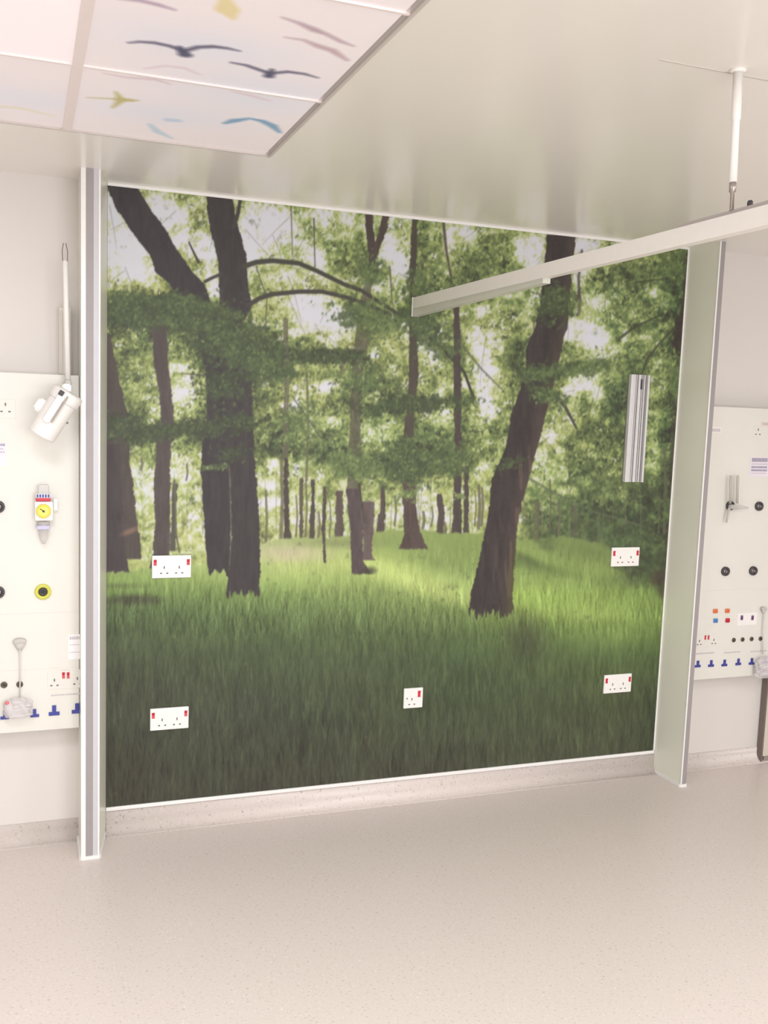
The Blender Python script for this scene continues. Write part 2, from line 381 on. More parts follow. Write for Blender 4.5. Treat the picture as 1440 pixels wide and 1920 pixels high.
    # distant trunks in the haze
    FAR = (112, 108, 92)
    for x, y0, y1, wd in ((498, 920, 1030, 4), (527, 860, 1015, 6), (535, 600, 860, 9), (555, 930, 1010, 3), (573, 900, 1008, 3), (597, 960, 1008, 4), (640, 660, 700, 5), (793, 960, 990, 5), (809, 950, 986, 3), (833, 980, 1003, 5), (897, 910, 990, 5), (903, 915, 985, 4), (890, 920, 985, 2), (740, 930, 985, 3), (618, 940, 1006, 2), (575, 700, 900, 4),
                          (1005, 940, 1010, 8), (1047, 940, 1000, 5), (1077, 950, 1002, 8), (1030, 900, 995, 3), (1120, 970, 1020, 6), (350, 870, 900, 3), (265, 860, 880, 4), (1000, 600, 860, 3), (1085, 540, 590, 5), (1245, 840, 1000, 5)):
        branch([(x, y0), (x+2, (y0+y1)/2), (x-1, y1)], wd, wd+1, FAR, .8)
    for _ in range(70):   # thin stems
        x = rng.uniform(205, 1240); y0 = rng.uniform(880, 960); branch([(x, y0), (x+rng.uniform(-5, 5), 1000)], 1.5, 2.2, (128, 128, 98), .45)
    for _ in range(150):   # twigs in the canopy
        x = rng.uniform(205, 1270); y = rng.uniform(380, 900); a = rng.normal(math.pi/2, .5); L = rng.uniform(25, 90)
        branch([(x, y), (x+math.cos(a)*L*.5+rng.uniform(-5, 5), y+math.sin(a)*L*.5), (x+math.cos(a)*L, y+math.sin(a)*L)], 2.0, 1.0, (104, 104, 86), .4)
    T = trunk
    T([(896, 561, 568), (1013, 561, 568)], (104, 98, 86)); T([(859, 531, 540), (938, 532, 541), (990, 532, 543), (1014, 531, 548)], (88, 82, 76))
    T([(899, 584, 590), (960, 582, 590), (1010, 577, 589)], (92, 86, 80)); T([(920, 630, 643), (960, 628, 643), (1007, 627, 644)], (104, 94, 88))
    T([(910, 714, 723), (957, 711, 723), (1009, 704, 717)], (98, 88, 84)); T([(926, 817, 829), (965, 821, 833), (1002, 816, 830)], (98, 88, 84))
    T([(873, 870, 878), (999, 868, 878)], (92, 86, 80)); T([(560, 850, 862), (828, 851, 864), (952, 849, 864), (1015, 847, 866)], (90, 82, 80))
    T([(402, 682, 698), (450, 687, 703), (476, 690, 706), (500, 692, 704)], (88, 78, 76)); T([(402, 718, 730), (440, 708, 722), (478, 696, 708)], (92, 82, 78))
    T([(500, 688, 700), (611, 669, 689), (624, 667, 696), (700, 659, 678), (800, 655, 676), (926, 650, 677)], (96, 92, 82), a=.75)
    T([(400, 772, 783), (518, 767, 779), (624, 767, 783), (703, 766, 783), (766, 763, 777), (820, 754, 775)], (92, 86, 78))
    # ---- ground
    gx = [200, 290, 380, 450, 490, 560, 650, 700, 745, 800, 860, 900, 980, 1060, 1130, 1190, 1240, 1300]
    gy = [1076, 1062, 1058, 1040, 1018, 1008, 1006, 1000, 992, 995, 1000, 1000, 1012, 1006, 1020, 1062, 1090, 1095]
    hor = np.interp(xx[0], gx, gy)[None, :]+noise(10, 400)*3
    rows_y = [1000, 1030, 1060, 1085, 1110, 1135, 1160, 1190, 1230, 1290, 1360, 1430, 1520]
    cols = {200: [(140, 158, 98), (140, 158, 98), (146, 166, 102), (142, 164, 98), (122, 144, 86), (100, 116, 78), (92, 107, 75), (88, 100, 73), (84, 92, 71), (82, 86, 70), (80, 82, 69), (80, 80, 68), (80, 78, 68)],
            380: [(168, 182, 124), (170, 184, 124), (164, 182, 116), (146, 168, 100), (124, 146, 88), (110, 130, 82), (100, 118, 78), (92, 107, 74), (85, 96, 71), (82, 88, 70), (80, 84, 69), (78, 80, 67), (79, 79, 68)],
            540: [(160, 178, 112), (182, 184, 144), (176, 190, 122), (160, 180, 110), (136, 158, 96), (122, 142, 90), (108, 126, 83), (96, 112, 77), (87, 100, 73), (83, 91, 71), (79, 85, 69), (80, 82, 68), (84, 82, 73)],
            700: [(150, 166, 104), (158, 176, 108), (172, 190, 116), (158, 178, 108), (138, 158, 98), (126, 146, 92), (112, 130, 85), (98, 114, 78), (90, 102, 74), (85, 94, 71), (82, 88, 69), (83, 85, 70), (84, 84, 72)],
            850: [(140, 158, 98), (140, 160, 98), (148, 168, 102), (164, 184, 114), (160, 180, 110), (130, 150, 92), (114, 132, 84), (98, 114, 76), (88, 104, 73), (84, 96, 71), (84, 92, 71), (84, 86, 71), (85, 85, 72)],
            1000: [(146, 164, 100), (142, 162, 98), (136, 158, 94), (142, 164, 96), (156, 180, 102), (152, 176, 98), (138, 162, 92), (112, 134, 82), (96, 112, 75), (88, 100, 72), (86, 94, 71), (86, 90, 72), (88, 88, 74)],
            1150: [(116, 132, 86), (130, 148, 92), (138, 158, 94), (138, 160, 94), (142, 166, 94), (146, 170, 95), (140, 164, 92), (126, 148, 86), (98, 116, 75), (92, 102, 72), (86, 92, 70), (87, 90, 72), (88, 88, 74)],
            1240: [(92, 102, 74), (92, 102, 74), (92, 102, 72), (104, 120, 78), (126, 148, 86), (132, 154, 88), (128, 150, 86), (114, 134, 80), (90, 106, 70), (84, 94, 68), (78, 84, 66), (76, 80, 64), (78, 78, 66)]}
    kx = sorted(cols); G = np.array([cols[k] for k in kx], float)     # (nx, ny, 3)
    ground = np.zeros((PH, PW, 3))
    for ch in range(3):
        colv = np.stack([np.interp(yy[:, 0], rows_y, G[i, :, ch]) for i in range(len(kx))], 0)   # (nx, PH)
        fx = np.interp(xx[0], kx, np.arange(len(kx))); i0 = np.clip(fx.astype(int), 0, len(kx)-2); t = fx-i0
        ground[..., ch] = (colv[i0]*(1-t)[:, None]+colv[i0+1]*t[:, None]).T
    def gp(x, y, rx, ry, rot, c, a=1., soft=.8):
        m = (ell(x, y, rx, ry, rot, soft)*a)[..., None]; ground[:] = ground*(1-m)+np.array(c, float)*m
    gp(545, 1040, 55, 10, 0, (196, 186, 156), .6); gp(640, 1018, 60, 8, 0, (138, 146, 104), .7); gp(760, 1085, 110, 16, .33, (188, 204, 126), .75); gp(720, 1064, 60, 12, .1, (184, 202, 124), .6)
    gp(740, 1012, 70, 12, 0, (140, 158, 100), .6); gp(850, 1060, 80, 14, .3, (136, 156, 98), .6); gp(990, 1120, 60, 14, .1, (160, 188, 100), .6); gp(1000, 1060, 60, 8, .25, (104, 122, 80), .6); gp(980, 1045, 30, 6, .4, (94, 106, 74), .6)
    gp(1090, 1030, 90, 14, .2, (116, 134, 86), .5); gp(1190, 1085, 60, 12, -.1, (104, 118, 78), .5); gp(1100, 1150, 70, 10, .05, (160, 182, 104), .5); gp(250, 1124, 46, 9, .0, (82, 82, 68), .8, .5); gp(440, 1072, 60, 12, 0, (160, 180, 112), .4)
    gp(985, 1205, 34, 40, 0, (84, 88, 70), .5); gp(225, 1098, 40, 4, 0, (100, 108, 76), .5)
    gn = noise(3.2, 16)*.5+noise(6, 26)*.5+noise(60, 30)*.35+noise(2.2, 7)*.3
    k = np.interp(yy, [1000, 1080, 1180, 1520], [5, 8, 9, 8])
    ground += gn[..., None]*k[..., None]*np.array([.9, 1.1, .7])
    m = np.clip((yy-hor)/4+.5, 0, 1)
    img[:] = img*(1-m[..., None])+ground*m[..., None]
    # brush at the far right, and by the foot of the slope
    mm = np.clip(ell(1225, 1060, 70, 44, .2, .4)*1.2+LF[1]*.45-.25, 0, 1); put(mm*.85, ramp(.30+LF[2]*.2, hue))
    mm = np.clip(ell(1150, 1000, 100, 30, .35, .4)*1.1+LF[1]*.45-.3, 0, 1); put(mm*.7, ramp(.40+LF[2]*.2, hue))
    mm = np.clip(ell(1020, 1010, 30, 20, .7, .4)*1.1+LF[2]*.4-.3, 0, 1); put(mm*.6, ramp(.38+LF[1]*.15, hue))
    # ---- grass blades behind and before the trunks
    def blade(x, y, L, lean, wd, d):
        n_ = max(3, int(L)); t = np.linspace(0, 1, n_); X = x+lean*t*t*L; Yb = y-t*L
        j = np.floor(X-PX0).astype(int); i = (Yb-PY0).astype(int); fr = (X-PX0)-j; ok = (j >= 0) & (j < PW-1) & (i >= 0) & (i < PH)
        i, j, fr = i[ok], j[ok], fr[ok]; f = (1-t[ok])*.5+.5
        img[i, j] += d*((1-fr)*f)[:, None]; img[i, j+1] += d*(fr*f*min(1, wd))[:, None]
        if wd > 1.3: img[i, j] += d*(fr*.6*f)[:, None]; img[i, j+1] += d*((1-fr)*.6*f)[:, None]
    def grass(N, y0, y1, s=1.):
        for _ in range(N):
            y = y0+(y1-y0)*rng.random()**.8; x = rng.uniform(195, 1300)
            if y < np.interp(x, gx, gy)+8: continue
            q = (y-1000)/500
            d = (rng.normal(0, 1)-.12)*np.array([8, 10, 6.])*s*(1.05-.45*q)
            blade(x, y, rng.uniform(.6, 1.4)*(10+70*q), rng.normal(0, .22), 1+q*1.4, d)
    grass(9000, 1040, 1200, 1.0)
    G0 = img.copy()
    # near trunks
    T([(626, 196, 206), (710, 196, 222), (780, 196, 240), (860, 196, 243), (938, 200, 253), (1017, 200, 262), (1048, 200, 265)], (92, 84, 80), amp=6)
    T([(833, 196, 222), (886, 196, 227), (991, 196, 229), (1040, 196, 236), (1078, 196, 244)], (84, 77, 78)); put(ell(243, 996, 16, 5, -.4)*.7, (150, 120, 104))
    T([(907, 323, 333), (965, 321, 330), (1033, 318, 328)], (96, 92, 84)); branch([(327, 900), (330, 1000), (336, 1035)], 3, 3, (110, 106, 92))
    T([(600, 284, 312), (676, 288, 315), (742, 299, 322), (790, 301, 326), (827, 293, 320), (912, 288, 319), (986, 291, 318), (1040, 286, 318), (1068, 278, 320)], (94, 86, 84), amp=6)
    T([(912, 605, 611), (965, 604, 611), (992, 602, 609), (1055, 606, 610)], (96, 88, 82))
    T([(940, 676, 702), (1000, 680, 700), (1020, 682, 696), (1044, 680, 698), (1050, 676, 703)], (110, 98, 96), amp=10)
    T([(916, 648, 674), (960, 652, 678), (992, 656, 680), (1050, 658, 680), (1068, 658, 690), (1080, 660, 696)], (98, 88, 88), amp=8)
    put(ell(690, 1072, 14, 8, -.3)*.8, (80, 78, 70))
    T([(900, 753, 777), (965, 756, 781), (1000, 758, 788), (1018, 752, 796), (1030, 745, 803)], (98, 86, 82), amp=8)
    branch([(668, 880), (676, 930), (683, 980)], 4, 2, (84, 80, 76))
    # big pair on the left
    A = [(346, 198, 254), (381, 213, 274), (391, 218, 280), (412, 232, 297), (433, 246, 312), (457, 264, 325), (478, 281, 338), (510, 292, 360), (531, 316, 381), (560, 335, 393), (589, 352, 407), (629, 370, 422), (684, 383, 425), (732, 387, 425), (800, 388, 425), (820, 379, 428), (885, 377, 430), (940, 379, 432), (991, 383, 433), (1040, 387, 431), (1080, 392, 428)]
    T(A, (75, 71, 72), amp=5)
    Bt = [(366, 386, 435), (400, 390, 440), (425, 394, 446), (439, 396, 450), (478, 406, 461), (499, 410, 462), (544, 411, 465), (566, 412, 473), (580, 412, 470), (600, 413, 457), (663, 417, 466), (703, 418, 471), (769, 419, 473), (806, 424, 474), (872, 429, 479), (912, 431, 481), (960, 433, 485), (1017, 433, 487), (1068, 429, 487), (1105, 424, 486), (1128, 420, 487)]
    T(Bt, (77, 72, 73), amp=5); branch([(430, 880), (433, 1000), (430, 1060)], 2, 1.5, (120, 112, 104), .8)
    branch([(450, 375), (446, 400), (438, 425)], 6, 8)
    branch([(456, 500), (480, 492), (510, 489), (560, 494), (593, 508), (646, 534), (677, 545), (738, 584), (777, 613), (830, 655), (870, 698), (885, 740)], 10, 5, (82, 82, 74))
    branch([(466, 572), (485, 560), (510, 552), (560, 547), (603, 547), (651, 558), (690, 572), (730, 590)], 9, 7, (84, 82, 76))
    branch([(384, 528), (400, 520), (415, 514)], 6, 6); branch([(354, 455), (365, 478), (372, 492)], 3, 5); branch([(305, 590), (330, 560), (352, 545)], 3, 6, a=.8)
    branch([(480, 500), (500, 560), (496, 640)], 2, 2, a=.7); branch([(588, 410), (590, 500)], 3, 2, a=.8); branch([(545, 380), (548, 480)], 3, 2, a=.6)
    branch([(830, 410), (836, 470), (845, 520)], 6, 4, (92, 84, 78), .8); branch([(340, 700), (385, 704)], 2, 3, a=.7); branch([(730, 500), (735, 570)], 3, 2, a=.7); branch([(770, 560), (768, 700)], 3, 2, a=.7)
    branch([(860, 640), (900, 690), (940, 730)], 6, 3, (100, 104, 84), .6); branch([(545, 740), (580, 790), (600, 820)], 3, 3, a=.6)
    # leaning trunk on the right
    P = [(440, 1024, 1079), (495, 1019, 1073), (512, 1017, 1071), (559, 1014, 1068), (614, 1003, 1063), (648, 988, 1053), (656, 986, 1051), (692, 986, 1043), (731, 975, 1034), (776, 958, 1022), (823, 950, 1011), (848, 943, 1004), (889, 925, 993), (903, 921, 990), (945, 918, 978), (987, 911, 968), (1028, 903, 966), (1056, 896, 964), (1098, 886, 961), (1126, 880, 960), (1150, 876, 963), (1165, 872, 968), (1174, 874, 980)]
    T(P, (77, 71, 70), lite=.55, amp=6)
    m, t = poly_mask(P); put(m*np.clip((noise(5, 30)+noise(9, 50)*.8-.35)*1.4, 0, .5)*np.clip(t*1.6-.3, 0, 1)*np.clip((yy-800)/80, 0, 1), (126, 108, 98))
    put(m*np.clip((t-.8)*3, 0, .5)*np.clip((yy-1000)/60, 0, 1), (96, 100, 60))
    # right-hand dark stems and boughs
    T([(470, 1278, 1300), (560, 1281, 1300), (640, 1258, 1300), (660, 1262, 1290), (670, 1276, 1290)], (78, 68, 66), a=.75)
    T([(740, 1262, 1290), (800, 1256, 1290), (900, 1254, 1290), (1000, 1250, 1280), (1100, 1245, 1280)], (84, 76, 70), a=.6)
    put(ell(1234, 1084, 14, 16, 0)*.7, (86, 74, 68)); put(ell(1245, 1110, 14, 12, 0)*.6, (80, 78, 66))
    branch([(1262, 616), (1235, 645), (1214, 670), (1203, 700)], 4, 3, (84, 84, 70), .9); branch([(1240, 590), (1191, 612), (1161, 634)], 3, 6, (80, 84, 70), .8); branch([(1290, 508), (1247, 523), (1190, 530)], 6, 3, (80, 86, 68), .7)
    branch([(1046, 748), (1060, 765), (1080, 803)], 8, 4, (84, 82, 76), .9); branch([(993, 898), (1040, 925), (1110, 959), (1200, 985)], 5, 4, (104, 116, 90), .7); branch([(1085, 560), (1084, 520), (1090, 470)], 5, 5, (96, 86, 84), .8)
    # ---- foliage hanging in front of the trunks
    OV = [(330, 575, 110, 22, .1, 1.0, .31), (250, 592, 60, 30, .1, .9, .30), (440, 640, 90, 44, .35, 1.0, .30), (500, 690, 60, 34, .2, .9, .34), (420, 720, 60, 40, 0, .55, .22), (400, 800, 90, 20, -.1, .8, .20), (300, 810, 90, 15, -.1, .9, .22), (440, 850, 40, 16, 0, .5, .2),
          (400, 875, 26, 6, -.1, .7, .42), (360, 600, 60, 20, .2, 1, .3), (700, 600, 70, 30, .2, .8, .42), (800, 620, 60, 28, .7, .8, .36), (620, 668, 84, 13, .02, .95, .25), (1040, 570, 34, 34, 0, 1.0, .30), (1015, 700, 50, 18, -.1, 1., .34), (1020, 740, 50, 16, .2, .7, .36), (960, 870, 34, 10, -.2, .6, .3),
          (765, 875, 70, 36, 0, .9, .36), (660, 870, 50, 26, .1, .9, .46), (690, 510, 30, 30, 0, .8, .42), (770, 760, 110, 16, -.06, .9, .27), (850, 860, 30, 30, 0, .8, .4), (220, 800, 40, 22, 0, .8, .26), (780, 540, 22, 40, 0, .7, .44), (560, 800, 40, 60, 0, .5, .44), (680, 720, 60, 30, 0, .6, .4), (1090, 690, 70, 16, -.2, .7, .42),
          (1270, 720, 22, 40, 0, .8, .46), (1268, 480, 20, 60, 0, .6, .44), (1255, 960, 18, 40, 0, .5, .38), (860, 930, 12, 6, 0, .7, .6), (765, 930, 20, 10, 0, .6, .56)]
    for q, (x, y, rx, ry, a, s_, v) in enumerate(OV):
        i0, i1 = int(max(0, y-PY0-max(rx, ry)*1.7)), int(min(PH, y-PY0+max(rx, ry)*1.7)); j0, j1 = int(max(0, x-PX0-rx*1.7-20)), int(min(PW, x-PX0+rx*1.7+20))
        e = ell(x, y, rx, ry, a, .55)[i0:i1, j0:j1]; n2 = LF[q % 3][i0:i1, j0:j1]; n3 = LF[(q+1) % 3][i0:i1, j0:j1]
        m2 = (np.clip((e*1.2*s_+n2*.55-.42)*3, 0, 1)*(e > .04)*.9)[..., None]
        img[i0:i1, j0:j1] = img[i0:i1, j0:j1]*(1-m2)+ramp(v+n3*.16, np.full(n3.shape, .75))*m2
        for _ in range(int(rx*ry*.16*s_)):
            tt, rr = rng.uniform(0, 2*math.pi), abs(rng.normal(0, .62)); dx, dy = rx*rr*math.cos(tt), ry*rr*math.sin(tt)*1.25
            px_, py_ = x+dx*math.cos(a)-dy*math.sin(a), y+dx*math.sin(a)+dy*math.cos(a)
            leaf(px_, py_, ramp1(v+rng.normal(0, .11)+.02, .8), .75)
    # front grass, standing in front of the trunk feet
    streak = noise(2.4, 60)*.6+noise(5, 80)*.4+noise(1.6, 30)*.3
    def foot(x0, x1, y, h):
        m = np.clip((yy-(y-h*.40+streak*h*.38))/3+.5, 0, 1)*(xx > x0)*(xx < x1)*(yy < y+70)
        img[:] = img*(1-m[..., None])+G0*m[..., None]
    foot(190, 270, 1078, 14); foot(270, 330, 1068, 12); foot(380, 424, 1080, 24); foot(410, 500, 1128, 34); foot(645, 705, 1080, 9); foot(735, 815, 1031, 5); foot(860, 1000, 1168, 40)
    put(ell(985, 1195, 30, 34, -.3, .6)*.30, (82, 84, 70))
    grass(14000, 1130, 1640, .62)
    for _ in range(620):      # long pale blades in the foreground
        x = rng.uniform(195, 1270); y = rng.uniform(1250, 1620); blade(x, y, rng.uniform(50, 150), rng.normal(0, .22), 2.5, rng.choice([-1, 1], p=[.35, .65])*np.array([4.5, 7.5, 3.5]))
    # slight vertical softness of the print
    k = np.array([.08, .24, .36, .24, .08]); pad = np.pad(img, ((2, 2), (0, 0), (0, 0)), 'edge'); img = sum(pad[q:q+PH]*k[q] for q in range(5))
    k = np.array([.18, .64, .18]); pad = np.pad(img, ((0, 0), (1, 1), (0, 0)), 'edge'); img = sum(pad[:, q:q+PW]*k[q] for q in range(3))
    return np.clip(img, 40, 235)
def ink(c):    # print density against the room light
    L = c.mean(-1, keepdims=True); return c*(.74+.28*np.clip(L/.45, 0, 1)**.8)
def unlin(c): return lin(c)
pic = paint_mural()
RES = .0025
nc, nr = int(W/RES)+1, int((ZT-ZB)/RES)+1
gx_, gz_ = np.meshgrid(np.linspace(0, W, nc), np.linspace(ZB, ZT, nr))
d_ = np.stack([gx_-CAMP[0], np.full_like(gx_, -CAMP[1]), gz_-CAMP[2]], -1)
zc = d_@_f; U = CX+FPX*(d_@_r2)/zc-PX0; V = CY-FPX*(d_@_u2)/zc-PY0
U = np.clip(U, 0, PW-1.01); V = np.clip(V, 0, PH-1.01); iu, iv = U.astype(int), V.astype(int); fu, fv = (U-iu)[..., None], (V-iv)[..., None]
smp = (pic[iv, iu]*(1-fu)+pic[iv, iu+1]*fu)*(1-fv)+(pic[iv+1, iu]*(1-fu)+pic[iv+1, iu+1]*fu)*fv
MUR = attr_mat('mural_print', .45, spec=.18)
me = grid_mesh('woodland_mural', gx_, np.full_like(gx_, -.004), gz_, np.clip(ink(unlin(smp)), 0, 1), MUR)
mural = bpy.data.objects.new('woodland_mural', me); COL.objects.link(mural)
tag(mural, 'large printed woodland mural with dark tree trunks over green grass', 'mural')

# ------------------------------------------------------------------ printed backlit ceiling tiles with birds
TILE = attr_mat('sky_tile_print', .5, emit=.17)
TILEB = attr_mat('sky_tile_print_bright', .5, emit=.32)
def soft_poly(X, Y, pts, soft):
    """soft-edged polyline stroke; pts: (x, y, width)"""
    m = np.zeros_like(X)
    for (x0, y0, w0), (x1, y1, w1) in zip(pts, pts[1:]):
        dx, dy = x1-x0, y1-y0; t = np.clip(((X-x0)*dx+(Y-y0)*dy)/(dx*dx+dy*dy+1e-9), 0, 1)
        m = np.maximum(m, np.clip(((w0+(w1-w0)*t)/2-np.hypot(X-x0-t*dx, Y-y0-t*dy))/soft+.5, 0, 1))
    return m
def cp(u, v): p = atz(u, v, CEIL); return p.x, p.y
BIRDS = [  # (colour, strength, [(u, v, width m)...]) wings and bodies as they lie on the tiles
    ((92, 88, 112), .95, [(242, 84, .004), (262, 82, .010), (290, 84, .014), (318, 90, .014), (345, 99, .016), (372, 92, .016), (400, 91, .016), (425, 94, .012), (448, 99, .004)]),
    ((84, 84, 108), .95, [(337, 92, .012), (347, 106, .032)]), ((92, 88, 112), .95, [(435, 121, .006), (462, 126, .012), (485, 134, .014), (506, 141, .014), (540, 138, .014), (570, 142, .012), (595, 149, .004)]),
    ((84, 84, 108), .95, [(510, 134, .010), (504, 146, .026)]),
    ((150, 122, 150), .7, [(222, 1, .010), (262, 5, .014), (296, 13, .014), (326, 22, .006)]), ((222, 206, 150), .8, [(424, 8, .03), (426, 22, .05), (436, 38, .014)]),
    ((160, 132, 148), .7, [(530, 37, .004), (560, 47, .012), (590, 60, .022), (612, 68, .012), (640, 82, .012), (662, 90, .004)]),
    ((168, 138, 150), .65, [(536, 74, .004), (570, 79, .010), (596, 90, .020), (622, 98, .022), (650, 116, .010)]),
    ((205, 180, 192), .5, [(272, 132, .006), (310, 127, .010), (345, 131, .012), (375, 143, .004)]), ((200, 172, 186), .55, [(195, 141, .004), (240, 149, .012), (290, 152, .014), (318, 161, .006)]),
    ((214, 184, 188), .55, [(435, 175, .004), (465, 181, .014), (505, 192, .006)]),
    ((188, 180, 124), .9, [(165, 186, .004), (205, 188, .008), (228, 190, .026), (245, 191, .024), (258, 191, .006)]), ((188, 180, 124), .9, [(217, 175, .006), (226, 188, .022)]), ((188, 180, 124), .9, [(211, 205, .006), (226, 192, .022)]),
    ((122, 158, 188), .9, [(422, 234, .014), (440, 229, .030), (468, 225, .014), (492, 230, .024), (510, 238, .030), (524, 251, .012)]),
    ((184, 206, 222), .8, [(281, 236, .014), (296, 250, .030), (322, 262, .010)]), ((186, 204, 226), .8, [(318, 228, .032), (332, 229, .028)]),
    ((222, 216, 178), .8, [(-10, 202, .012), (40, 206, .014), (100, 220, .006)])]
BIRDS = [(c, a, [(*cp(u, v), w_) for u, v, w_ in pts]) for c, a, pts in BIRDS]
rng = np.random.default_rng(3)
xs = [TX0, TX0+.588, -.162, TX1]; ys = [TY1, -1.197, -1.79, TY0]
tlabels = {(2, 0): 'printed ceiling tile with blue and khaki birds next to the mural', (2, 1): 'printed ceiling tile with two dark spread-winged birds',
           (1, 0): 'pale blue printed ceiling tile above the left service panel', (1, 1): 'brightest washed-out printed ceiling tile at the upper left corner'}
for i in range(3):
    for j in range(3):
        if (i, j) not in tlabels and not (i, j) == (2, 2): continue
        x0, x1, y0, y1 = xs[i]+.012, xs[i+1]-.012, ys[j+1]+.003, ys[j]-.003
        n = 200; X, Y = np.meshgrid(np.linspace(x0, x1, n), np.linspace(y0, y1, n))
        base = np.zeros(X.shape+(3,))+np.array((238, 229, 231.))
        cl = sum(np.exp(-(((X-rng.uniform(x0, x1))/.22)**2+((Y-rng.uniform(y0, y1))/.10)**2)) for _ in range(2))[..., None]
        base = base*(1-.5*np.clip(cl, 0, 1))+np.array((216, 224, 238.))*.5*np.clip(cl, 0, 1)
        for c, a, pts in BIRDS:
            m = soft_poly(X, Y, pts, .016)[..., None]*a; base = base*(1-m)+np.array(c, float)*m
        me = grid_mesh('ceiling_tile', X, Y, np.full_like(X, CEIL+.004), lin(base)*1.0, TILE)
        if (i, j) == (1, 1): me.materials[0] = TILEB
        o = bpy.data.objects.new('ceiling_tile', me); COL.objects.link(o)
        tag(o, tlabels.get((i, j), 'plain backlit ceiling tile behind the tile with dark birds'), 'ceiling tile', 'printed sky ceiling tiles')
# suspended grid between the tiles and the blank tiles out of view
g = MB(); g.box(xs[2]-.0125, xs[2]+.0125, TY0, TY1, CEIL-.001, CEIL+.02, TBAR)
g.box(xs[1]-.012, xs[1]+.012, TY0, TY1, CEIL-.001, CEIL+.02, TBAR)
for y in ys[1:3]: g.box(TX0, TX1, y-.004, y+.004, CEIL-.0005, CEIL+.02, TBAR)
struct(g.build('trim_7'))
struct(MB().box(TX0, TX1, TY0, TY1, CEIL+.02, CEIL+.06, CEILM).build('ceiling_recess'))

# ------------------------------------------------------------------ the two projecting wall fins
def fin(name, label, body, grey, edge, origin, foot):
    r = root(name, label, 'wall fin', origin, 'projecting wall fins beside the mural')
    MB().prism(body, 2, 0, CEIL, OFFW).build('fin_body', r)
    MB().box(grey[0], grey[1], -.1985, -.195, .012, CEIL, FINGREY).build('bumper_strip', r)
    o = MB()
    for a, b_ in edge: o.box(a, b_, -.2005, -.194, .010, CEIL, TRIMW, .001)
    o.build('edge_profile', r)
    if origin[0] < 1: MB().box(grey[1], edge[1][0], -.1975, -.195, .012, CEIL, FINEDGE).build('face_strip', r)
    MB().prism(foot, 2, 0, .012, TRIMW).build('floor_seal', r)
    return r
fin('wall_fin', 'white wall fin with grey bumper strip at the left edge of the mural',
    [(-.1000, 0), (-.1000, -.193), (-.0970, -.196), (-.041, -.196), (-.037, -.193), (-.028, -.150), (0, 0)], (-.0850, -.0600), [(-.1010, -.0850), (-.0440, -.0375)], (-.05, -.1, 0),
    [(-.107, 0), (-.107, -.196), (-.101, -.204), (-.038, -.204), (-.031, -.196), (0.004, 0)])
fin('wall_fin', 'pale green-white wall fin with thin grey bumper strip right of the mural',
    [(2.4820, 0), (2.4895, -.193), (2.4925, -.196), (2.518, -.196), (2.5205, -.193), (2.56, 0)], (2.4955, 2.5190), [(2.4885, 2.4955)], (2.51, -.1, 0),
    [(2.4780, 0), (2.483, -.196), (2.489, -.203), (2.519, -.203), (2.527, -.196), (2.565, 0)])

# ------------------------------------------------------------------ sockets
def slot(r, x, y, z, ang=0., name='pin_slot', w_=.0022, h_=.008, m=SLOT):
    o = MB().box(-w_, w_, -.0012, .001, -h_, h_, m).build(name); o.parent = r; o.location = Vector((x, y, z))-wloc(r); o.rotation_euler = (0, ang, 0)
    return o
def outlet(r, x, y, z, s=1.):
    slot(r, x, y, z+.011*s, 0, h_=.0052); slot(r, x-.0115*s, y, z-.011*s, 0, w_=.0036, h_=.0024); slot(r, x+.0115*s, y, z-.011*s, 0, w_=.0036, h_=.0024)
def rocker(r, x, y, z, w_=.0055, h_=.011, m=RED):
    o = MB().prism([(0, -h_), (-.0035, -h_), (-.001, 0), (-.004, h_), (0, h_)], 0, -w_, w_, m).build('switch', None); o.parent = r; o.location = Vector((x, y, z))-wloc(r)
def double_socket(x, z, label):
    r = root('power_socket', label, 'power socket', (x+.073, 0, z-.043), 'double power sockets on the mural')
    r = MB().box(x, x+.146, -.013, -.0035, z-.086, z, WHITE, .003).build('faceplate', r)
    outlet(r, x+.045, -.013, z-.056); outlet(r, x+.101, -.013, z-.056)
    rocker(r, x+.0115, -.0125, z-.026); rocker(r, x+.1345, -.0125, z-.026)
double_socket(.1634, 1.0696, 'white double socket with red switches in front of the thin left trunk')
double_socket(.1614, .4796, 'white double socket in the dark grass at the lower left of the mural')
double_socket(2.1758, 1.0693, 'white double socket below the ribbed wall rail on the mural')
p = at(1131, 1265); double_socket(p.x, p.z, 'white double socket low on the mural beside the right fin')
p = at(756, 1290); q = at(789, 1328)
r = root('power_socket', 'white single socket with one red switch in the middle of the grass', 'power socket', ((p.x+q.x)/2, 0, (p.z+q.z)/2))
r = MB().box(p.x, p.x+.086, -.013, -.0035, p.z-.086, p.z, WHITE, .003).build('faceplate', r)
outlet(r, p.x+.036, -.013, p.z-.058); slot(r, p.x+.014, -.013, p.z-.043, 0, h_=.0035); rocker(r, p.x+.068, -.0125, p.z-.026, .006, .013)

